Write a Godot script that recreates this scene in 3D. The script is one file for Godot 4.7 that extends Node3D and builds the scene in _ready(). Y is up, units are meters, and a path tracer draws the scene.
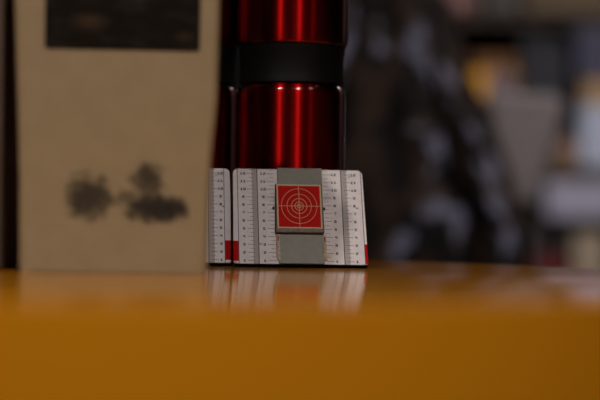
extends Node3D

const TABLE_Y := 0.75
var used := {}
var rng := RandomNumberGenerator.new()

# ---------------------------------------------------------------- naming helpers
func numbered(called: String) -> String:
	if not used.has(called):
		used[called] = 0
		return called
	used[called] += 1
	return "%s_%03d" % [called, used[called]]

func tag(o: Node3D, label: String, category: String, group := "") -> void:
	o.set_meta("label", label)
	o.set_meta("category", category)
	if group != "":
		o.set_meta("group", group)

func thing(called: String, label: String, category: String, where := Vector3.ZERO, turn := 0.0, group := "") -> Node3D:
	var o := Node3D.new()
	o.name = numbered(called)
	add_child(o)
	o.position = where
	o.rotation_degrees.y = turn
	tag(o, label, category, group)
	return o

func part(called: String, mesh: Mesh, m: Material, parent: Node3D, at := Vector3.ZERO, turn := Vector3.ZERO) -> MeshInstance3D:
	var o := MeshInstance3D.new()
	o.name = called
	o.mesh = mesh
	o.material_override = m
	o.cast_shadow = GeometryInstance3D.SHADOW_CASTING_SETTING_ON
	parent.add_child(o, true)
	o.position = at
	o.rotation_degrees = turn
	return o

func struct(called: String, size: Vector3, at: Vector3, m: Material) -> void:
	var o := part(called, prism(rounded_rect(size.x, size.y, 0.0, 1), -size.z / 2, size.z / 2, 0.0), m, self, at)
	o.set_meta("kind", "structure")
	o.set_meta("label", {"floor": "dark floor of the room under the table", "ceiling": "ceiling of the room that holds the downlights"}.get(called, "plain dark wall closing the room"))

# ---------------------------------------------------------------- shape helpers
func quad(st: SurfaceTool, a: Vector3, b: Vector3, c: Vector3, d: Vector3, ua := Vector2.ZERO, ub := Vector2.ZERO, uc := Vector2.ZERO, ud := Vector2.ZERO) -> void:
	# corners counter-clockwise seen from outside; emitted clockwise
	tri(st, a, b, c, ua, ub, uc)
	tri(st, a, c, d, ua, uc, ud)

func tri(st: SurfaceTool, a: Vector3, b: Vector3, c: Vector3, ua := Vector2.ZERO, ub := Vector2.ZERO, uc := Vector2.ZERO) -> void:
	st.set_uv(ua); st.add_vertex(a)
	st.set_uv(uc); st.add_vertex(c)
	st.set_uv(ub); st.add_vertex(b)

func done(st: SurfaceTool) -> ArrayMesh:
	st.generate_normals()
	return st.commit()

func start(smooth := false) -> SurfaceTool:
	var st := SurfaceTool.new()
	st.begin(Mesh.PRIMITIVE_TRIANGLES)
	st.set_smooth_group(0 if smooth else -1)
	return st

func rounded_rect(w: float, h: float, r: float, n := 5) -> PackedVector2Array:
	var p := PackedVector2Array()
	if r <= 0.0:
		return PackedVector2Array([Vector2(-w / 2, -h / 2), Vector2(w / 2, -h / 2), Vector2(w / 2, h / 2), Vector2(-w / 2, h / 2)])
	for k in 4:
		var c := Vector2((w / 2 - r) * (1 if k == 0 or k == 3 else -1), (h / 2 - r) * (1 if k < 2 else -1))
		for i in n + 1:
			var a := PI / 2 * (k + float(i) / n)
			p.append(c + Vector2(cos(a), sin(a)) * r)
	return p

func inset(p: PackedVector2Array, b: float) -> PackedVector2Array:
	var o := PackedVector2Array()
	for i in p.size():
		var d0 := (p[i] - p[(i + p.size() - 1) % p.size()]).normalized()
		var d1 := (p[(i + 1) % p.size()] - p[i]).normalized()
		var n := (Vector2(-d0.y, d0.x) + Vector2(-d1.y, d1.x))
		var l := maxf(n.length_squared() / 2.0, 0.2)
		o.append(p[i] + n / l * b)
	return o

# outline (counter-clockwise in x, y) swept from z0 to z1 with chamfered rims; uv spans box on the flat faces
func prism(p: PackedVector2Array, z0: float, z1: float, b := 0.0, box := Rect2()) -> ArrayMesh:
	var st := start()
	var q := inset(p, b) if b > 0.0 else p
	var tris := Geometry2D.triangulate_polygon(q)
	if box.size == Vector2.ZERO:
		box = Rect2(p[0], Vector2.ZERO)
		for v in p:
			box = box.expand(v)
	var uv := func(v: Vector2) -> Vector2: return Vector2((v.x - box.position.x) / box.size.x, 1.0 - (v.y - box.position.y) / box.size.y)
	for i in range(0, tris.size(), 3):
		var a := q[tris[i]]
		var c := q[tris[i + 1]]
		var d := q[tris[i + 2]]
		if (c - a).cross(d - a) < 0:
			var s := c
			c = d
			d = s
		tri(st, Vector3(a.x, a.y, z1), Vector3(c.x, c.y, z1), Vector3(d.x, d.y, z1), uv.call(a), uv.call(c), uv.call(d))
		tri(st, Vector3(a.x, a.y, z0), Vector3(d.x, d.y, z0), Vector3(c.x, c.y, z0), uv.call(a), uv.call(d), uv.call(c))
	var rings := [[q, z0], [p, z0 + b], [p, z1 - b], [q, z1]] if b > 0.0 else [[p, z0], [p, z1]]
	for k in rings.size() - 1:
		for i in p.size():
			var j := (i + 1) % p.size()
			var lo: PackedVector2Array = rings[k][0]
			var hi: PackedVector2Array = rings[k + 1][0]
			quad(st, Vector3(lo[i].x, lo[i].y, rings[k][1]), Vector3(lo[j].x, lo[j].y, rings[k][1]), Vector3(hi[j].x, hi[j].y, rings[k + 1][1]), Vector3(hi[i].x, hi[i].y, rings[k + 1][1]), uv.call(lo[i]), uv.call(lo[j]), uv.call(hi[j]), uv.call(hi[i]))
	return done(st)

# box standing on y = 0, centred in x, front at z = 0
func carton_mesh(w: float, h: float, d: float, r := 0.004) -> ArrayMesh:
	var p := rounded_rect(w, h, r, 3)
	for i in p.size():
		p[i].y += h / 2
	return prism(p, -d, 0.0, r * 0.6)

func lathe(profile: Array, seg := 96, close := true) -> ArrayMesh:
	var st := start(true)
	var n := profile.size()
	for i in n - 1:
		var a: Vector2 = profile[i]
		var b: Vector2 = profile[i + 1]
		for j in seg:
			var t0 := TAU * j / seg
			var t1 := TAU * (j + 1) / seg
			var d0 := Vector3(sin(t0), 0, cos(t0))
			var d1 := Vector3(sin(t1), 0, cos(t1))
			var ya := Vector3(0, a.y, 0)
			var yb := Vector3(0, b.y, 0)
			var u0 := float(j) / seg
			var u1 := float(j + 1) / seg
			if a.x < 1e-6:
				tri(st, ya, d1 * b.x + yb, d0 * b.x + yb, Vector2(u0, a.y), Vector2(u1, b.y), Vector2(u0, b.y))
			elif b.x < 1e-6:
				tri(st, d0 * a.x + ya, d1 * a.x + ya, yb, Vector2(u0, a.y), Vector2(u1, a.y), Vector2(u0, b.y))
			else:
				quad(st, d0 * a.x + ya, d1 * a.x + ya, d1 * b.x + yb, d0 * b.x + yb, Vector2(u0, a.y), Vector2(u1, a.y), Vector2(u1, b.y), Vector2(u0, b.y))
	return done(st)

# profile with rounded corners: corner points carry a radius in z
func rounded_profile(pts: Array) -> Array:
	var o := []
	for i in pts.size():
		var p: Vector3 = pts[i]
		var v := Vector2(p.x, p.y)
		if p.z <= 0.0 or i == 0 or i == pts.size() - 1:
			o.append(v)
			continue
		var a := Vector2(pts[i - 1].x, pts[i - 1].y)
		var b := Vector2(pts[i + 1].x, pts[i + 1].y)
		var s := v + (a - v).normalized() * p.z
		var e := v + (b - v).normalized() * p.z
		for k in 9:
			var t := k / 8.0
			o.append(s.lerp(v, t).lerp(v.lerp(e, t), t))
	return o

# ---------------------------------------------------------------- materials
func mat(c: Color, rough := 0.6, metal := 0.0, spec := 0.5) -> StandardMaterial3D:
	var m := StandardMaterial3D.new()
	m.albedo_color = c
	m.roughness = rough
	m.metallic = metal
	m.metallic_specular = spec
	return m

func noise_tex(c0: Color, c1: Color, freq: float, size := 256, seed_ := 1) -> NoiseTexture2D:
	var n := FastNoiseLite.new()
	n.seed = seed_
	n.frequency = freq
	n.fractal_octaves = 4
	var t := NoiseTexture2D.new()
	t.width = size
	t.height = size
	t.seamless = true
	t.noise = n
	var g := Gradient.new()
	g.set_color(0, c0)
	g.set_color(1, c1)
	t.color_ramp = g
	return t

func speckled(c: Color, spread: float, scale: float, rough := 0.7, seed_ := 1) -> StandardMaterial3D:
	var m := mat(Color.WHITE, rough)
	m.albedo_texture = noise_tex(c.darkened(spread), c.lightened(spread * 0.5), 0.03, 128, seed_)
	m.uv1_triplanar = true
	m.uv1_scale = Vector3.ONE * scale
	return m

func wood(light: Color, dark: Color, scale: float, rough: float, seed_ := 3) -> StandardMaterial3D:
	var n := FastNoiseLite.new()
	n.seed = seed_
	n.frequency = 1.0
	n.fractal_octaves = 3
	var img := Image.create(512, 512, false, Image.FORMAT_RGB8)
	for y in 512:
		for x in 512:
			# grain runs along x; wraps by walking a circle in x
			var a := TAU * x / 512.0
			var c := TAU * y / 512.0
			var wob := n.get_noise_3d(cos(a) * 0.5, sin(a) * 0.5, y / 512.0) * 0.6
			var g := n.get_noise_3d(cos(a) * 0.25 + cos(c) * 7.0, sin(a) * 0.25 + wob, sin(c) * 7.0)
			var f := n.get_noise_3d(cos(a) * 0.6 + cos(c) * 34.0, sin(a) * 0.6 + 9.0, sin(c) * 34.0)
			var t := clampf(0.35 + g * 0.8 + f * 0.5, 0.0, 1.0)
			img.set_pixel(x, y, light.lerp(dark, t))
	var m := mat(Color.WHITE, rough)
	m.albedo_texture = ImageTexture.create_from_image(img)
	m.uv1_triplanar = true
	m.uv1_scale = Vector3.ONE * scale
	return m

# ---------------------------------------------------------------- the two marked plates
const PW := 0.1087
const PL := 0.0898
const DIGITS := ["111101101101111", "010110010010111", "111001111100111", "111001111001111", "101101111001001", "111100111001111", "111100111101111", "111001001010010", "111101111101111", "111101111001111"]

func stamp(img: Image, s: String, cx: int, cy: int, px: int, py: int, ink: Color) -> void:
	var w := s.length() * 4 * px - px
	for k in s.length():
		var bits: String = DIGITS[int(s[k])]
		for i in 15:
			if bits[i] == "1":
				img.fill_rect(Rect2i(cx - w / 2 + (k * 4 + i % 3) * px, cy - py * 5 / 2 + (i / 3) * py, px, py), ink)

func plate_texture(margin: float) -> ImageTexture:
	var w := 1088
	var h := 800
	var img := Image.create(w, h, false, Image.FORMAT_RGB8)
	var paper := Color(0.93, 0.905, 0.915)
	var ink := Color(0.06, 0.055, 0.07)
	img.fill(paper)
	var n := FastNoiseLite.new()
	n.frequency = 0.012
	n.fractal_octaves = 4
	for y in h:
		for x in w:
			var g := n.get_noise_2d(x, y) * 0.035 + n.get_noise_2d(x * 9.0, y * 9.0) * 0.015
			img.set_pixel(x, y, Color(paper.r + g, paper.g + g, paper.b + g * 0.8))
	var X := func(s: float) -> int: return int(s * w)
	var grey := Color(0.72, 0.69, 0.69)
	# grey tracks beside the dark column rules
	for r in [[0.152, 0.192], [0.823, 0.866]]:
		img.fill_rect(Rect2i(X.call(r[0]), 0, X.call(r[1]) - X.call(r[0]), h), grey)
	for s in [0.190, 0.8215]:
		img.fill_rect(Rect2i(X.call(s), 0, 6, h), Color(0.2, 0.18, 0.2))
	for s in [0.043, margin - 0.004]:
		img.fill_rect(Rect2i(X.call(s), 0, 5, h), Color(0.33, 0.28, 0.42))
	# red corner flags in the side margins
	img.fill_rect(Rect2i(0, int(h * 0.752), X.call(0.043), int(h * 0.205)), Color(0.72, 0.06, 0.05))
	img.fill_rect(Rect2i(X.call(margin), int(h * (0.772 if margin > 0.97 else 0.752)), w, int(h * 0.2)), Color(0.72, 0.06, 0.05))
	# four columns of numbers and ticks
	var cols := [[0.086, 0.113, 0.162], [0.236, 0.262, 0.318], [0.768, 0.69, 0.745], [0.917, 0.845, 0.895]]
	for c in cols:
		for k in range(1, 13):
			var y := int(h * (1.0 - (0.051 + (k - 1) * 0.0813)))
			stamp(img, str(k), X.call(c[0]), y, 6, 4, ink)
			img.fill_rect(Rect2i(X.call(c[1]), y - 2, X.call(c[2]) - X.call(c[1]), 3), Color(0.3, 0.27, 0.3))
			var half := y - int(h * 0.0407)
			if half > 6:
				var shorter: float = lerpf(c[1], c[2], 0.42)
				var a: int = X.call(shorter) if c[1] < 0.5 else X.call(c[1])
				var b: int = X.call(c[2]) if c[1] < 0.5 else X.call(lerpf(c[1], c[2], 0.58))
				img.fill_rect(Rect2i(a, half - 1, b - a, 3), Color(0.46, 0.43, 0.46))
	# handling marks: scuffs beside the clip, a scratch and a yellowed spot
	for s in [[0.325, 0.695, 30.0, 0.16, Color(0.34, 0.31, 0.38)], [0.705, 0.70, 34.0, 0.16, Color(0.34, 0.31, 0.38)], [0.25, 0.70, 40.0, 0.08, Color(0.34, 0.31, 0.38)], [0.70, 0.11, 26.0, 0.3, Color(0.75, 0.66, 0.40)], [0.935, 0.60, 12.0, 0.4, Color(0.3, 0.27, 0.25)], [0.885, 0.925, 12.0, 0.3, Color(0.4, 0.37, 0.36)], [0.205, 0.22, 12.0, 0.45, Color(0.4, 0.37, 0.36)]]:
		var r: float = s[2]
		for y in range(-int(r), int(r) + 1):
			for x in range(-int(r * 1.6), int(r * 1.6) + 1):
				var px := int(s[0] * w) + x
				var py := int((1.0 - s[1]) * h) + y
				if px >= 0 and px < w and py >= 0 and py < h:
					var d := 1.0 - Vector2(x / 1.6, y).length() / r
					if d > 0.0:
						img.set_pixel(px, py, img.get_pixel(px, py).lerp(s[4], d * s[3] * 1.4))
	# greyed strip along the foot
	for y in range(h - 34, h):
		for x in w:
			var edge := minf(x, w - x) / 70.0
			var deep := (y - (h - 34)) / 34.0 + maxf(0.0, 1.0 - edge) * 0.5
			if deep > 0.45:
				img.set_pixel(x, y, img.get_pixel(x, y).lerp(Color(0.42, 0.40, 0.38), clampf((deep - 0.45) * 1.8, 0.0, 0.8)))
	return ImageTexture.create_from_image(img)

func target_texture() -> ImageTexture:
	var s := 512
	var img := Image.create(s, s, false, Image.FORMAT_RGB8)
	var red := Color(0.78, 0.065, 0.04)
	var cream := Color(0.86, 0.70, 0.55)
	for y in s:
		for x in s:
			var p := Vector2(x - 254, y - 252)
			var c := red
			var r := p.length()
			for q in [[202.0, 3.0], [139.0, 3.2], [87.0, 3.6], [48.0, 3.8], [22.0, 4.0]]:
				if absf(r - q[0]) < q[1]:
					c = cream
			if absf(p.x) < 4.0 or absf(p.y) < 4.0:
				c = cream
			if x < 17 or y < 17 or x > s - 18 or y > s - 18:
				c = Color(0.86, 0.77, 0.63)
			img.set_pixel(x, y, c)
	return ImageTexture.create_from_image(img)

func plate_outline(shrink := 0.0) -> PackedVector2Array:
	# foot at y = 0, top a little narrower, rounded corners
	var p := rounded_rect(PW - shrink * 2, PL - shrink * 2, 0.0046 - shrink, 6)
	for i in p.size():
		p[i].y += PL / 2
		p[i].x *= 1.0 - 0.02 * p[i].y / PL
	return p

func make_plate() -> Node3D:
	var o := thing("target_plate", "", "target plate")
	var tex := plate_texture(0.9765)
	var paper := mat(Color.WHITE, 0.6, 0.0, 0.2)
	paper.albedo_texture = tex
	var steel := speckled(Color(0.55, 0.54, 0.50), 0.05, 30.0, 0.42, 5)
	steel.metallic = 0.05
	var dark := mat(Color(0.05, 0.04, 0.04), 0.85, 0.0, 0.1)
	var box := Rect2(-PW / 2, 0, PW, PL)
	part("backing", prism(plate_outline(), -0.0022, -0.0004, 0.0004), dark, o)
	part("scale_sheet", prism(plate_outline(0.0003), -0.0004, 0.0001, 0.0001, box), paper, o).set_meta("label", "white printed sheet with four numbered rulers")
	part("foot_edge", prism(PackedVector2Array([Vector2(-0.0525, 0.0), Vector2(0.0525, 0.0), Vector2(0.0535, 0.0016), Vector2(-0.0535, 0.0016)]), -0.0022, 0.0006, 0.0002), dark, o)
	# steel channel down the middle
	var sl := -PW / 2 + PW * 0.350
	var sr := -PW / 2 + PW * 0.682
	part("steel_channel", prism(PackedVector2Array([Vector2(sl - 0.0016, 0.0018), Vector2(sr - 0.0010, 0.0018), Vector2(sr, PL + 0.0006), Vector2(sl - 0.0006, PL + 0.0006)]), -0.0002, 0.0011, 0.0003), steel, o).set_meta("label", "bare grey steel channel")
	# worn cream edges beside the lower channel
	var cream := speckled(Color(0.86, 0.76, 0.65), 0.2, 60.0, 0.8, 8)
	for s in [[-1, sl - 0.0016], [1, sr - 0.0003]]:
		var e := PackedVector2Array()
		for k in 9:
			e.append(Vector2(s[1] - 0.0008 - absf(sin(k * 2.3)) * 0.0007, 0.005 + k * 0.0029))
		for k in 9:
			e.append(Vector2(s[1] + 0.0010 + absf(sin(k * 1.7 + 1.0)) * 0.0006, 0.0282 - k * 0.0029))
		e.reverse()
		part("torn_edge", prism(e, 0.0, 0.0013), cream, o)
		part("red_fleck", prism(PackedVector2Array([Vector2(s[1] - 0.0004, 0.022), Vector2(s[1] + 0.0005, 0.022), Vector2(s[1] + 0.0005, 0.0262), Vector2(s[1] - 0.0004, 0.0262)]), 0.0, 0.0015), mat(Color(0.5, 0.06, 0.04), 0.6), o)
	# folding rest at the back
	var rest := prism(rounded_rect(0.012, 0.044, 0.002, 3), -0.0006, 0.0006, 0.0002)
	part("folding_rest", rest, steel, o, Vector3(0, 0.0345, -0.0170), Vector3(38.5, 0, 0))
	# sliding magnet holder with the red target
	var holder := part("target_holder", prism(PackedVector2Array([Vector2(-0.0198, 0.0310), Vector2(0.0187, 0.0310), Vector2(0.0193, 0.0330), Vector2(0.0187, 0.0765), Vector2(-0.0192, 0.0765), Vector2(-0.0204, 0.0330)]), 0.0, 0.0028, 0.0006), speckled(Color(0.33, 0.30, 0.26), 0.25, 40.0, 0.5, 6), o, Vector3(0.0003, -0.0022, 0))
	var red := mat(Color.WHITE, 0.5, 0.0, 0.2)
	red.albedo_texture = target_texture()
	var tp := rounded_rect(0.0364, 0.0410, 0.0004, 2)
	for i in tp.size():
		tp[i] += Vector2(-0.0004, 0.0552)
	part("target_face", prism(tp, 0.0026, 0.0034, 0.0001), red, holder).set_meta("label", "red square with cream rings and cross lines")
	part("ledge", prism(PackedVector2Array([Vector2(-0.0196, 0.0308), Vector2(0.0186, 0.0308), Vector2(0.0190, 0.0343), Vector2(-0.0200, 0.0343)]), 0.0026, 0.0042, 0.0005), speckled(Color(0.47, 0.44, 0.41), 0.2, 50.0, 0.5, 7), holder)
	for s in [-1, 1]:
		part("slide_screw", prism(rounded_rect(0.0018, 0.0022, 0.0007, 4), 0.0, 0.0014, 0.0003), mat(Color(0.22, 0.19, 0.17), 0.6), holder, Vector3(-0.0006 + s * 0.0206, 0.0545, 0.0006))
	return o

# ---------------------------------------------------------------- red flasks
func make_flask() -> Node3D:
	var o := thing("vacuum_flask", "", "flask")
	var red := mat(Color(0.55, 0.035, 0.035), 0.37, 1.0)
	red.anisotropy_enabled = true
	red.anisotropy = -1.0
	red.clearcoat_enabled = true
	red.clearcoat = 1.0
	red.clearcoat_roughness = 0.11
	var rubber := mat(Color(0.045, 0.043, 0.042), 0.5, 0.0, 0.35)
	var R := 0.0460
	part("lower_body", lathe(rounded_profile([Vector3(0, 0, 0), Vector3(0.0405, 0, 0.002), Vector3(R, 0.006, 0.004), Vector3(R, 0.1512, 0.010), Vector3(0.0425, 0.1512, 0)])), red, o)
	part("grip_band", lathe(rounded_profile([Vector3(0.0420, 0.1505, 0), Vector3(0.0440, 0.1514, 0.0006), Vector3(0.0424, 0.166, 0.012), Vector3(0.0450, 0.1832, 0.0006), Vector3(0.0420, 0.1838, 0)])), rubber, o).set_meta("label", "matt black waisted grip band")
	part("upper_body", lathe(rounded_profile([Vector3(0.0420, 0.1832, 0), Vector3(0.0467, 0.1832, 0.0022), Vector3(0.0474, 0.1900, 0.004), Vector3(0.0474, 0.270, 0.02), Vector3(0.036, 0.292, 0.006), Vector3(0.033, 0.298, 0)])), red, o)
	part("neck_ring", lathe(rounded_profile([Vector3(0.030, 0.2975, 0), Vector3(0.0345, 0.2975, 0.001), Vector3(0.0345, 0.304, 0.001), Vector3(0.030, 0.304, 0)]), 64), rubber, o)
	part("cup_lid", lathe(rounded_profile([Vector3(0.030, 0.303, 0), Vector3(0.0355, 0.303, 0.001), Vector3(0.0345, 0.352, 0.008), Vector3(0, 0.354, 0)]), 64), red, o)
	return o

# ---------------------------------------------------------------- beige carton
func make_carton() -> void:
	var o := thing("carton", "tall beige carton with dark picture label and smudged black emblem, covering one marked plate", "carton", Vector3(-0.1330, TABLE_Y, 0.178), 4.0)
	var card := speckled(Color(0.64, 0.56, 0.425), 0.04, 9.0, 0.8, 11)
	# left and right edge at each height; the sides bulge and lean like soft board
	var rows := [[0.0, -0.0652, 0.0672], [0.004, -0.0660, 0.0682], [0.03, -0.0664, 0.0683], [0.066, -0.0670, 0.0690], [0.085, -0.0678, 0.0700], [0.108, -0.0686, 0.0722], [0.125, -0.0694, 0.0734], [0.16, -0.0708, 0.0738], [0.195, -0.0722, 0.0742], [0.214, -0.0725, 0.0745], [0.217, -0.0710, 0.073]]
	var st := start(true)
	var n := 40
	var ring := func(k: int) -> PackedVector2Array:
		var p := rounded_rect(rows[k][2] - rows[k][1], 0.066, 0.006, 9)
		for i in p.size():
			p[i] += Vector2((rows[k][1] + rows[k][2]) / 2, -0.033)
		return p
	n = ring.call(0).size()
	for k in rows.size() - 1:
		var a: PackedVector2Array = ring.call(k)
		var b: PackedVector2Array = ring.call(k + 1)
		for i in n:
			var j := (i + 1) % n
			quad(st, Vector3(a[j].x, rows[k][0], a[j].y), Vector3(a[i].x, rows[k][0], a[i].y), Vector3(b[i].x, rows[k + 1][0], b[i].y), Vector3(b[j].x, rows[k + 1][0], b[j].y))
	part("body", done(st), card, o)
	var top := PackedVector2Array(ring.call(rows.size() - 1))
	part("lid_flap", prism(top, -0.001, 0.002), card, o, Vector3(0, 0.217, 0), Vector3(-90, 0, 0)).scale = Vector3(1, -1, 1)
	part("base_panel", prism(PackedVector2Array(ring.call(0)), 0.0, 0.001), card, o, Vector3.ZERO, Vector3(-90, 0, 0)).scale = Vector3(1, -1, 1)
	# dark picture label
	var img := Image.create(128, 128, false, Image.FORMAT_RGB8)
	var ln := FastNoiseLite.new()
	ln.seed = 4
	ln.frequency = 0.03
	for y in 128:
		for x in 128:
			var c := Color(0.13, 0.115, 0.10)
			c = c.lightened(maxf(0.0, ln.get_noise_2d(x, y)) * 0.10)
			for s in [[0.28, 0.62, 0.16, Color(0.45, 0.33, 0.24)], [0.90, 0.80, 0.09, Color(0.40, 0.31, 0.24)], [0.6, 0.2, 0.2, Color(0.3, 0.27, 0.25)]]:
				var d: float = Vector2(x / 128.0 - s[0], y / 128.0 - s[1]).length() / s[2]
				if d < 1.0:
					c = c.lerp(s[3], (1.0 - d) * 0.5)
			img.set_pixel(x, y, c)
	var lm := mat(Color.WHITE, 0.9, 0.0, 0.1)
	lm.albedo_texture = ImageTexture.create_from_image(img)
	var lp := rounded_rect(0.1100, 0.0512, 0.002, 3)
	part("picture_label", prism(lp, 0.0, 0.0005), lm, o, Vector3(0.0050, 0.1588 + 0.0256, 0.0002)).set_meta("label", "dark rectangular picture label")
	# worn black print: an oval badge, and a word bar under a hump; the ink fades out at its rims
	var ei := Image.create(192, 96, false, Image.FORMAT_RGBA8)
	ln.frequency = 0.05
	for y in 96:
		for x in 192:
			var best := 0.0
			for q in [[0.18, 0.58, 0.20, 0.34, 0.42], [0.23, 0.62, 0.12, 0.18, 0.40], [0.66, 0.28, 0.13, 0.26, 0.38], [0.74, 0.73, 0.27, 0.23, 0.58], [0.82, 0.74, 0.16, 0.16, 0.62], [0.50, 0.58, 0.12, 0.14, 0.22]]:
				var d: float = Vector2((x / 192.0 - q[0]) / q[2], (y / 96.0 - q[1]) / q[3]).length()
				d += ln.get_noise_2d(x, y) * 0.45
				best = maxf(best, smoothstep(1.35, 0.3, d) * q[4])
			ei.set_pixel(x, y, Color(0.16, 0.14, 0.11, best))
	var ink := mat(Color.WHITE, 0.8)
	ink.albedo_texture = ImageTexture.create_from_image(ei)
	ink.transparency = BaseMaterial3D.TRANSPARENCY_ALPHA
	part("printed_emblem", prism(rounded_rect(0.088, 0.046, 0.002, 2), 0.0, 0.0002), ink, o, Vector3(0.0101, 0.0575, 0.0005)).set_meta("label", "worn black printed emblem")

# ---------------------------------------------------------------- furniture
func make_table() -> void:
	var o := thing("round_table", "round orange varnished wooden table with a deep rim carrying flasks and plates", "table", Vector3(-0.10, 0, 0.170))
	var m := wood(Color(0.86, 0.57, 0.13), Color(0.70, 0.42, 0.07), 2.2, 0.10)
	m.metallic_specular = 0.22
	part("tabletop", lathe(rounded_profile([Vector3(0, 0.725, 0), Vector3(0.4285, 0.725, 0), Vector3(0.4285, 0.75, 0.0015), Vector3(0, 0.75, 0)]), 160), m, o)
	var rim := mat(Color(0.775, 0.49, 0.04), 0.75, 0.0, 0.2)
	part("rim_band", lathe(rounded_profile([Vector3(0.4285, 0.7495, 0), Vector3(0.430, 0.7495, 0.0008), Vector3(0.430, 0.64, 0.002), Vector3(0.41, 0.64, 0.002), Vector3(0.41, 0.725, 0)]), 160), rim, o).set_meta("label", "matt orange deep rim band")
	part("pedestal", lathe(rounded_profile([Vector3(0, 0.726, 0), Vector3(0.09, 0.726, 0), Vector3(0.05, 0.68, 0.02), Vector3(0.04, 0.4, 0.1), Vector3(0.055, 0.09, 0.03), Vector3(0.055, 0.03, 0), Vector3(0, 0.03, 0)]), 48), m, o)
	part("base", lathe(rounded_profile([Vector3(0, 0, 0), Vector3(0.28, 0, 0.004), Vector3(0.27, 0.02, 0.006), Vector3(0.06, 0.04, 0.01), Vector3(0, 0.04, 0)]), 64), m, o)

func swivel_base(o: Node3D, m: Material, height: float) -> void:
	part("post", lathe([Vector2(0, 0.06), Vector2(0.022, 0.06), Vector2(0.022, height), Vector2(0, height)], 24), m, o)
	for k in 5:
		var a := TAU * k / 5
		part("foot", prism(rounded_rect(0.19, 0.024, 0.008, 3), -0.02, 0.02, 0.004), m, o, Vector3(cos(a) * 0.105, 0.065, sin(a) * 0.105), Vector3(0, -rad_to_deg(a), 0))
		part("caster", lathe(rounded_profile([Vector3(0, -0.012, 0), Vector3(0.027, -0.012, 0.004), Vector3(0.027, 0.012, 0.004), Vector3(0, 0.012, 0)]), 20), m, o, Vector3(cos(a) * 0.185, 0.027, sin(a) * 0.185), Vector3(90, -rad_to_deg(a), 0))

func make_grey_chair() -> void:
	var o := thing("office_chair", "plain grey office chair whose tapering backrest shows beside the dark jacket", "chair", Vector3(0.305, 0, -1.20))
	var cloth := speckled(Color(0.43, 0.40, 0.41), 0.08, 12.0, 0.9, 21)
	var dark := mat(Color(0.05, 0.05, 0.055), 0.5)
	var p := PackedVector2Array([Vector2(-0.018, 0.80), Vector2(0.022, 0.80), Vector2(0.060, 0.925), Vector2(0.064, 0.945), Vector2(0.052, 0.956), Vector2(-0.034, 0.961), Vector2(-0.047, 0.950), Vector2(-0.046, 0.93)])
	part("backrest", prism(p, -0.03, 0.0, 0.008), cloth, o)
	part("back_post", prism(rounded_rect(0.04, 0.42, 0.01, 3), -0.05, -0.028, 0.004), dark, o, Vector3(0.0, 0.64, 0))
	var seat := rounded_rect(0.40, 0.36, 0.06, 5)
	part("seat", prism(seat, 0.0, 0.05, 0.015), cloth, o, Vector3(0, 0.42, -0.225), Vector3(-90, 0, 0))
	var b := Node3D.new()
	b.name = "undercarriage"
	o.add_child(b)
	b.position = Vector3(0, 0, -0.225)
	swivel_base(b, dark, 0.43)

# hanging cloth: an upright loft of folded ovals; rows are [y, centre x, centre z, half width, half depth]
func cloth_loft(rows: Array, folds: float, seed_: int, seg := 96) -> ArrayMesh:
	var st := start(true)
	var n := FastNoiseLite.new()
	n.seed = seed_
	n.frequency = 1.0
	n.fractal_octaves = 3
	var steps := 40
	var rings := []
	for k in steps + 1:
		var f := float(k) / steps * (rows.size() - 1)
		var i := mini(int(f), rows.size() - 2)
		var t := f - i
		var r := []
		for q in 5:
			r.append(lerpf(rows[i][q], rows[i + 1][q], smoothstep(0.0, 1.0, t) * 0.5 + t * 0.5))
		var ring := PackedVector3Array()
		for j in seg:
			var a := TAU * j / seg
			var w := 1.0 + folds * (n.get_noise_3d(sin(a) * 2.2, cos(a) * 2.2, r[0] * 5.0) + 0.5 * sin(a * 9.0 + n.get_noise_2d(r[0] * 4.0, 3.0) * 5.0) * 0.5)
			ring.append(Vector3(r[1] + sin(a) * r[3] * w, r[0], r[2] + cos(a) * r[4] * w))
		rings.append(ring)
	for k in steps:
		for j in seg:
			var i := (j + 1) % seg
			var u0 := float(j) / seg
			var u1 := float(j + 1) / seg
			var v0 := 1.0 - float(k) / steps
			var v1 := 1.0 - float(k + 1) / steps
			quad(st, rings[k][j], rings[k][i], rings[k + 1][i], rings[k + 1][j], Vector2(u0, v0), Vector2(u1, v0), Vector2(u1, v1), Vector2(u0, v1))
	for e in [0, steps]:
		var c := Vector3.ZERO
		for v in rings[e]:
			c += v / seg
		for j in seg:
			var i := (j + 1) % seg
			if e == 0:
				tri(st, c, rings[e][i], rings[e][j], Vector2(0.5, 1), Vector2(0.5, 1), Vector2(0.5, 1))
			else:
				tri(st, c, rings[e][j], rings[e][i], Vector2(0.5, 0), Vector2(0.5, 0), Vector2(0.5, 0))
	return done(st)

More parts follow.
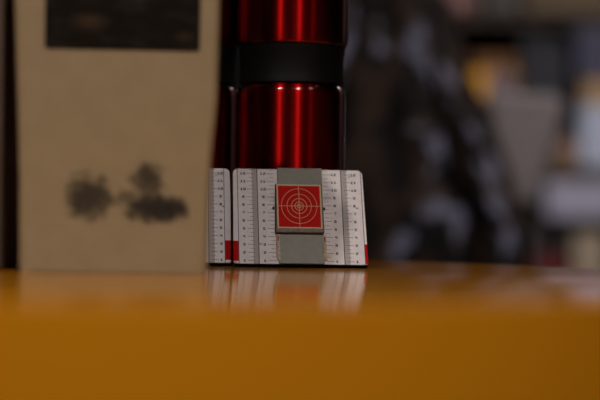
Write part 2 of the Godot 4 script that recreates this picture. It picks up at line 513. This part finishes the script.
# printed camouflage: dark brown and black leaf shapes with blue-grey patches [u, v, size u, size v, tilt]
func camouflage(patches: Array, seed_: int) -> StandardMaterial3D:
	var s := 384
	var img := Image.create(s, s, false, Image.FORMAT_RGB8)
	var n := FastNoiseLite.new()
	n.seed = seed_
	n.frequency = 0.02
	n.fractal_octaves = 3
	for y in s:
		for x in s:
			var g := n.get_noise_2d(x * 1.6, y)
			var h := n.get_noise_2d(x * 2.0 + 500.0, y * 2.0)
			var c := Color(0.085, 0.07, 0.066)
			if g > 0.12:
				c = Color(0.17, 0.13, 0.11)
			elif h > 0.2:
				c = Color(0.06, 0.056, 0.06)
			for p in patches:
				var d: Vector2 = Vector2(x / float(s) - p[0], y / float(s) - p[1]).rotated(p[4])
				d = Vector2(d.x / p[2], d.y / p[3])
				if d.length() + h * 1.7 < 1.05:
					c = Color(0.36, 0.36, 0.43) if g < 0.2 else Color(0.24, 0.22, 0.23)
			img.set_pixel(x, y, c)
	var m := mat(Color.WHITE, 0.85, 0.0, 0.2)
	m.albedo_texture = ImageTexture.create_from_image(img)
	return m

func make_jacket() -> void:
	var chair := thing("high_back_chair", "black high-backed chair holding up the dark camouflage jacket", "chair", Vector3(0.12, 0, -1.06))
	var dark := mat(Color(0.04, 0.04, 0.045), 0.5)
	part("backrest", prism(rounded_rect(0.10, 0.66, 0.03, 4), -0.012, 0.012, 0.005), dark, chair, Vector3(0, 0.79, 0))
	part("seat", prism(rounded_rect(0.44, 0.42, 0.06, 5), 0.0, 0.05, 0.015), dark, chair, Vector3(0, 0.41, 0.22), Vector3(-90, 0, 0))
	var b := Node3D.new()
	b.name = "undercarriage"
	chair.add_child(b)
	b.position = Vector3(0, 0, 0.22)
	swivel_base(b, dark, 0.42)
	var o := thing("jacket", "dark brown and black camouflage jacket with blue-grey patches draped over a chair behind the table", "jacket", Vector3(0.12, 0, -1.06))
	var rows := [[0.50, 0.0, 0.0, 0.165, 0.085], [0.62, 0.0, 0.0, 0.160, 0.085], [0.78, 0.0, 0.0, 0.150, 0.085], [0.90, -0.005, 0.0, 0.128, 0.078], [1.00, -0.01, 0.0, 0.100, 0.068], [1.08, -0.015, 0.0, 0.08, 0.055], [1.14, -0.02, 0.0, 0.045, 0.04]]
	part("body", cloth_loft(rows, 0.16, 2), camouflage(patches_on(rows, BODY_PATCHES), 5), o)
	var sl := [[0.52, 0.140, 0.03, 0.034, 0.04], [0.62, 0.146, 0.035, 0.040, 0.045], [0.76, 0.137, 0.035, 0.046, 0.05], [0.88, 0.096, 0.025, 0.047, 0.055], [0.98, 0.054, 0.012, 0.045, 0.056], [1.07, 0.03, 0.0, 0.042, 0.05], [1.11, 0.015, 0.0, 0.03, 0.035]]
	var smat := camouflage(patches_on(sl, SLEEVE_PATCHES), 9)
	part("sleeve", cloth_loft(sl, 0.14, 7, 56), smat, o)
	var sm := []
	for r in sl:
		sm.append([r[0], -0.03 - r[1], r[2], r[3], r[4]])
	part("sleeve", cloth_loft(sm, 0.14, 12, 56), camouflage([[0.02, 0.3, 0.05, 0.07, 0.2], [0.9, 0.55, 0.06, 0.08, 0.1]], 10), o)
	part("collar", cloth_loft([[1.10, -0.02, 0.0, 0.065, 0.05], [1.13, -0.02, 0.0, 0.06, 0.048], [1.17, -0.02, -0.005, 0.052, 0.045], [1.19, -0.02, -0.005, 0.04, 0.035]], 0.08, 15, 56), smat, o)

# where the blue-grey leaf patches of the print sit: [x, height, half width, half height] in metres from the jacket's foot, then tilt
const BODY_PATCHES := [[0.027, 1.01, 0.009, 0.024, 0.1], [0.040, 0.988, 0.010, 0.030, 0.5], [0.060, 0.955, 0.015, 0.014, 0.0], [0.066, 0.880, 0.014, 0.022, -0.3], [0.075, 0.860, 0.030, 0.026, 0.6], [0.04, 0.90, 0.013, 0.014, 0.4], [0.052, 0.802, 0.014, 0.024, -0.1], [0.100, 0.785, 0.016, 0.018, 0.3], [0.085, 0.757, 0.011, 0.020, 0.1], [-0.022, 1.01, 0.007, 0.016, 0.1], [0.012, 0.745, 0.014, 0.014, 0.0]]
const SLEEVE_PATCHES := [[0.130, 0.832, 0.012, 0.024, 0.2], [0.148, 0.762, 0.012, 0.024, 0.0], [0.068, 0.96, 0.010, 0.014, 0.2], [0.10, 0.90, 0.008, 0.012, 0.3], [0.12, 0.66, 0.014, 0.02, 0.0]]

# the same places in the cloth's own u (once round, 0 in front) and v (top to hem)
func patches_on(rows: Array, list: Array) -> Array:
	var out := []
	for q in list:
		for k in rows.size() - 1:
			if q[1] >= rows[k][0] and q[1] < rows[k + 1][0]:
				var t: float = (q[1] - rows[k][0]) / (rows[k + 1][0] - rows[k][0])
				var hw := lerpf(rows[k][3], rows[k + 1][3], t)
				var cx := lerpf(rows[k][1], rows[k + 1][1], t)
				var v := 1.0 - (k + t) / (rows.size() - 1)
				var a := asin(clampf((q[0] - cx) / hw, -0.9, 0.9))
				var dv: float = q[3] / (rows[k + 1][0] - rows[k][0]) / (rows.size() - 1)
				var du: float = q[2] / (hw * maxf(cos(a), 0.3)) / TAU
				for turn in [-1.0, 0.0, 1.0]:
					out.append([a / TAU + turn, v, du, dv, q[4]])
	return out

# ---------------------------------------------------------------- shelf and what stands on it
func simple_box(called: String, label: String, category: String, x0: float, x1: float, y: float, h: float, z: float, d: float, m: Material, lid: Material = null, lid_share := 0.22) -> Node3D:
	var o := thing(called, label, category, Vector3((x0 + x1) / 2, y, z))
	var w := x1 - x0
	part("body", carton_mesh(w, h, d, 0.003), m, o)
	if lid:
		part("lid", carton_mesh(w + 0.003, h * lid_share, d + 0.003, 0.003), lid, o, Vector3(0, h * (1.02 - lid_share), 0.0015))
	return o

func make_shelf() -> void:
	var o := thing("bookcase", "dark brown wooden bookcase holding assorted boxes and pots behind the jacket", "bookcase", Vector3(0.51, 0, -1.95))
	var w := wood(Color(0.22, 0.155, 0.105), Color(0.12, 0.08, 0.055), 2.0, 0.6, 17)
	var olive := wood(Color(0.32, 0.27, 0.17), Color(0.22, 0.18, 0.11), 2.0, 0.6, 19)
	for s in [-1, 1]:
		part("side_panel", prism(rounded_rect(0.02, 1.5, 0.002, 2), 0.0, 0.30, 0.001), w, o, Vector3(s * 0.35, 0.75, 0))
	part("back_panel", prism(rounded_rect(0.70, 1.5, 0.002, 2), -0.01, 0.0, 0.001), w, o, Vector3(0, 0.75, 0))
	for y in [0.08, 0.53, 0.772, 0.857, 1.105, 1.48]:
		part("shelf_board", prism(rounded_rect(0.68, 0.018, 0.002, 2), 0.0, 0.28, 0.001), olive if absf(y - 0.857) < 0.01 else w, o, Vector3(0, y, 0))

func make_shelf_things() -> void:
	var z := -1.66
	# lowest row, half hidden by the table edge
	simple_box("storage_box", "narrow upright grey box between the jacket and the dark red tin", "box", 0.352, 0.379, 0.539, 0.225, z, 0.16, speckled(Color(0.42, 0.40, 0.41), 0.08, 10.0, 0.8, 31))
	simple_box("tin", "dark red tin with a black lid between grey and cream boxes", "tin", 0.384, 0.441, 0.539, 0.230, z, 0.14, mat(Color(0.34, 0.03, 0.045), 0.6), mat(Color(0.03, 0.03, 0.035), 0.5))
	simple_box("storage_box", "tall cream box standing beside the dark red tin", "box", 0.447, 0.50, 0.539, 0.222, z, 0.16, speckled(Color(0.60, 0.54, 0.47), 0.06, 10.0, 0.8, 32))
	# white lidded box on the next board
	simple_box("storage_box", "long low whitish-grey box directly under the olive shelf board", "box", 0.398, 0.53, 0.781, 0.058, z + 0.02, 0.18, speckled(Color(0.61, 0.60, 0.69), 0.05, 8.0, 0.7, 33), mat(Color(0.65, 0.64, 0.73), 0.7))
	# olive board
	var jar := thing("jar", "small round tan jar beside the pale blue box on the olive board", "jar", Vector3(0.433, 0.866, z - 0.02))
	part("body", lathe(rounded_profile([Vector3(0, 0, 0), Vector3(0.016, 0, 0.003), Vector3(0.023, 0.02, 0.014), Vector3(0.015, 0.04, 0.006), Vector3(0, 0.04, 0)]), 40), mat(Color(0.55, 0.43, 0.35), 0.6), jar)
	part("lid", lathe(rounded_profile([Vector3(0, 0.0395, 0), Vector3(0.0165, 0.0395, 0.001), Vector3(0.016, 0.046, 0.002), Vector3(0, 0.047, 0)]), 40), mat(Color(0.40, 0.30, 0.24), 0.6), jar)
	var bottle := thing("bottle", "slim dark navy bottle rising behind the tan jar", "bottle", Vector3(0.436, 0.866, z - 0.09))
	part("body", lathe(rounded_profile([Vector3(0, 0, 0), Vector3(0.014, 0, 0.003), Vector3(0.014, 0.075, 0.008), Vector3(0.006, 0.09, 0.004), Vector3(0.006, 0.105, 0), Vector3(0, 0.105, 0)]), 32), mat(Color(0.05, 0.055, 0.09), 0.3), bottle)
	part("cap", lathe(rounded_profile([Vector3(0, 0.1045, 0), Vector3(0.0072, 0.1045, 0.001), Vector3(0.0072, 0.117, 0.001), Vector3(0, 0.117, 0)]), 32), mat(Color(0.03, 0.03, 0.04), 0.5), bottle)
	simple_box("storage_box", "pale blue-white box at the bottom of its stack on the olive board", "box", 0.455, 0.53, 0.866, 0.100, z, 0.15, speckled(Color(0.66, 0.69, 0.79), 0.05, 8.0, 0.7, 34))
	simple_box("storage_box", "beige box in the middle of its stack, on the pale blue-white box", "box", 0.458, 0.53, 0.966, 0.040, z, 0.15, speckled(Color(0.62, 0.50, 0.36), 0.06, 8.0, 0.8, 35))
	simple_box("storage_box", "blue-grey box topping the stack above the beige box", "box", 0.446, 0.525, 1.006, 0.085, z, 0.15, mat(Color(0.20, 0.20, 0.29), 0.6), mat(Color(0.23, 0.23, 0.32), 0.6))
	# navy ring binders standing in a row
	for k in 3:
		var x := 0.358 + k * 0.0245
		var b := thing("binder", ["upright navy binder nearest the yellow box", "middle of the three upright navy binders", "upright navy binder nearest the blue-grey stack"][k], "binder", Vector3(x + 0.012, 0.866, z - 0.01), 0.0, "navy binders on the olive board")
		part("cover", carton_mesh(0.0232, 0.212 - k * 0.004, 0.17, 0.002), mat(Color(0.075, 0.08, 0.125).lightened(0.02 * k), 0.55), b)
		part("spine_label", prism(rounded_rect(0.014, 0.06, 0.001, 2), 0.0, 0.0005), mat(Color(0.14, 0.14, 0.18), 0.7), b, Vector3(0, 0.14, 0.0001))
		part("finger_ring", lathe([Vector2(0.0035, 0.0), Vector2(0.006, 0.0), Vector2(0.006, 0.001), Vector2(0.0035, 0.001)], 20), mat(Color(0.3, 0.3, 0.32), 0.3, 1.0), b, Vector3(0, 0.04, 0), Vector3(90, 0, 0))
	# yellow box with brown top and a mauve label
	var yb := simple_box("storage_box", "bright yellow box with brown lid and mauve label behind the grey chair", "box", 0.279, 0.348, 0.866, 0.174, z, 0.15, mat(Color(0.86, 0.61, 0.05), 0.6), mat(Color(0.40, 0.25, 0.11), 0.6), 0.13)
	part("paper_label", prism(rounded_rect(0.045, 0.05, 0.002, 2), 0.0, 0.0006), mat(Color(0.38, 0.33, 0.38), 0.7), yb, Vector3(0.010, 0.128, 0.0016))
	# top row, cut by the frame
	var mug := thing("mug", "small dusty pink mug on the top board above the yellow box", "mug", Vector3(0.252, 1.114, z - 0.02))
	part("body", lathe(rounded_profile([Vector3(0, 0, 0), Vector3(0.026, 0, 0.003), Vector3(0.027, 0.055, 0), Vector3(0.024, 0.055, 0), Vector3(0.023, 0.006, 0.002), Vector3(0, 0.006, 0)]), 48), mat(Color(0.42, 0.28, 0.28), 0.5), mug)
	var hm := TorusMesh.new()
	hm.inner_radius = 0.010
	hm.outer_radius = 0.016
	part("handle", hm, mat(Color(0.42, 0.28, 0.28), 0.5), mug, Vector3(-0.030, 0.028, 0), Vector3(90, 0, 0))
	simple_box("storage_box", "small grey box beside the pink mug on the top board", "box", 0.300, 0.350, 1.114, 0.05, z, 0.12, mat(Color(0.27, 0.255, 0.25), 0.7), mat(Color(0.24, 0.23, 0.23), 0.7))
	simple_box("storage_box", "long tan box on the top board above the navy binders", "box", 0.360, 0.50, 1.114, 0.06, z, 0.14, speckled(Color(0.33, 0.27, 0.20), 0.08, 8.0, 0.8, 37), mat(Color(0.30, 0.24, 0.18), 0.7))

# ---------------------------------------------------------------- lamps
func make_lamp(label: String, at: Vector3, energy: float, cone := 80.0, aim := Vector3.DOWN) -> void:
	var o := thing("downlight", label, "ceiling lamp", at, 0.0, "round ceiling downlights")
	part("housing", lathe(rounded_profile([Vector3(0.055, -0.03, 0), Vector3(0.075, -0.03, 0.004), Vector3(0.075, 0.0, 0.002), Vector3(0, 0.0, 0)]), 40), mat(Color(0.7, 0.7, 0.7), 0.4), o)
	var glow := mat(Color(1, 1, 1), 0.5)
	glow.emission_enabled = true
	glow.emission = Color(1.0, 0.95, 0.90)
	glow.emission_energy_multiplier = 4.0
	part("diffuser_lamp", lathe([Vector2(0, -0.026), Vector2(0.055, -0.026), Vector2(0.055, -0.012), Vector2(0, -0.012)], 40), glow, o)
	var l := SpotLight3D.new()
	l.name = "lamp_light"
	l.light_color = Color(1.0, 0.965, 0.935)
	l.light_energy = energy
	l.light_size = 0.055
	l.spot_range = 9.0
	l.spot_attenuation = 2.0
	l.spot_angle = cone
	l.shadow_enabled = true
	o.add_child(l)
	l.position = Vector3(0, -0.034, 0)
	l.look_at_from_position(at + l.position, at + l.position + aim, Vector3.BACK)

func _ready() -> void:
	rng.seed = 7
	# camera: a fast short telephoto just above the table, turned a touch about its axis
	var cam := Camera3D.new()
	cam.name = "camera"
	add_child(cam)
	cam.position = Vector3(0, TABLE_Y + 0.0540, 1.6)
	cam.rotation_degrees = Vector3(0, 0, 0.9)
	var lens := CameraAttributesPhysical.new()
	lens.frustum_focal_length = 120.0
	lens.frustum_focus_distance = 1.605
	lens.exposure_aperture = 2.35
	lens.frustum_near = 0.05
	lens.frustum_far = 50.0
	cam.attributes = lens
	cam.fov = 2.0 * rad_to_deg(atan(0.1))
	cam.current = true
	var env := Environment.new()
	env.background_mode = Environment.BG_COLOR
	env.background_color = Color(0.0, 0.0, 0.0)
	env.tonemap_mode = Environment.TONE_MAPPER_LINEAR
	env.tonemap_exposure = 1.62
	env.sdfgi_enabled = true
	env.ssao_enabled = true
	env.ssil_enabled = true
	var we := WorldEnvironment.new()
	we.name = "environment"
	we.environment = env
	add_child(we)
	make_lamp("round ceiling downlight behind the camera, on the carton side", Vector3(-1.03, 2.7, 1.94), 3.2)
	make_lamp("round ceiling downlight behind the camera, on the jacket side", Vector3(0.62, 2.7, 2.05), 3.0)
	make_lamp("round ceiling downlight between camera and side wall", Vector3(1.65, 2.7, 1.4), 0.4)
	make_lamp("round ceiling downlight over the space between table and bookcase", Vector3(1.1, 2.7, -0.15), 4.7, 37.0, Vector3(-0.65, -1.8, -1.55))
	make_lamp("round ceiling downlight far behind the bookcase corner", Vector3(2.0, 2.7, -3.5), 1.4)
	make_lamp("round ceiling downlight far behind the flasks, on the carton side", Vector3(-1.35, 2.7, -4.4), 0.9)
	# the room
	var wallm := speckled(Color(0.14, 0.13, 0.14), 0.06, 0.8, 0.9, 41)
	struct("floor", Vector3(6.2, 0.1, 9.4), Vector3(0, -0.05, -0.65), speckled(Color(0.22, 0.18, 0.15), 0.1, 1.0, 0.6, 42))
	struct("ceiling", Vector3(6.2, 0.1, 9.4), Vector3(0, 2.75, -0.65), mat(Color(0.22, 0.215, 0.21), 0.9))
	struct("wall_back", Vector3(6.2, 2.7, 0.1), Vector3(0, 1.35, -5.25), wallm)
	struct("wall_front", Vector3(6.2, 2.7, 0.1), Vector3(0, 1.35, 3.95), wallm)
	struct("wall_left", Vector3(0.1, 2.7, 9.1), Vector3(-3.05, 1.35, -0.65), wallm)
	struct("wall_right", Vector3(0.1, 2.7, 9.1), Vector3(3.05, 1.35, -0.65), wallm)
	# large things, then small ones
	make_table()
	make_shelf()
	make_jacket()
	make_grey_chair()
	make_carton()
	var brown := simple_box("dark_carton", "dark brown box beside the beige carton on the side away from the flasks", "carton", -0.29, -0.2155, TABLE_Y, 0.30, 0.16, 0.09, speckled(Color(0.36, 0.30, 0.25), 0.06, 9.0, 0.8, 43))
	part("tape_strip", prism(rounded_rect(0.02, 0.30, 0.001, 2), 0.0, 0.0004), mat(Color(0.40, 0.33, 0.26), 0.4), brown, Vector3(0, 0.15, 0.0001))
	var flask := make_flask()
	flask.position = Vector3(-0.0088, TABLE_Y, -0.0842)
	tag(flask, "metallic red vacuum flask standing behind the whole marked plate with the target in view", "flask", "red vacuum flasks")
	var other: Node3D = flask.duplicate()
	other.name = numbered("vacuum_flask")
	add_child(other)
	other.position = flask.position + Vector3(-0.0915, 0, -0.0262)
	tag(other, "metallic red vacuum flask mostly hidden behind the beige carton", "flask", "red vacuum flasks")
	var plate := make_plate()
	plate.transform = Transform3D(Basis(Vector3.UP, deg_to_rad(5.5)) * Basis(Vector3.RIGHT, deg_to_rad(-30)), Vector3(0.0019, TABLE_Y + 0.0013, 0.0085))
	tag(plate, "white ruler-printed plate with red ringed target, fully in view and leaning on its flask", "target plate", "ruler-printed target plates")
	var second: Node3D = plate.duplicate()
	second.name = numbered("target_plate")
	add_child(second)
	second.position += Vector3(-0.1086, 0, 0)
	var own := mat(Color.WHITE, 0.6, 0.0, 0.2)
	own.albedo_texture = plate_texture(0.945)
	(second.get_node("scale_sheet") as MeshInstance3D).material_override = own
	tag(second, "white ruler-printed plate of which only one edge shows past the beige carton", "target plate", "ruler-printed target plates")
	make_shelf_things()
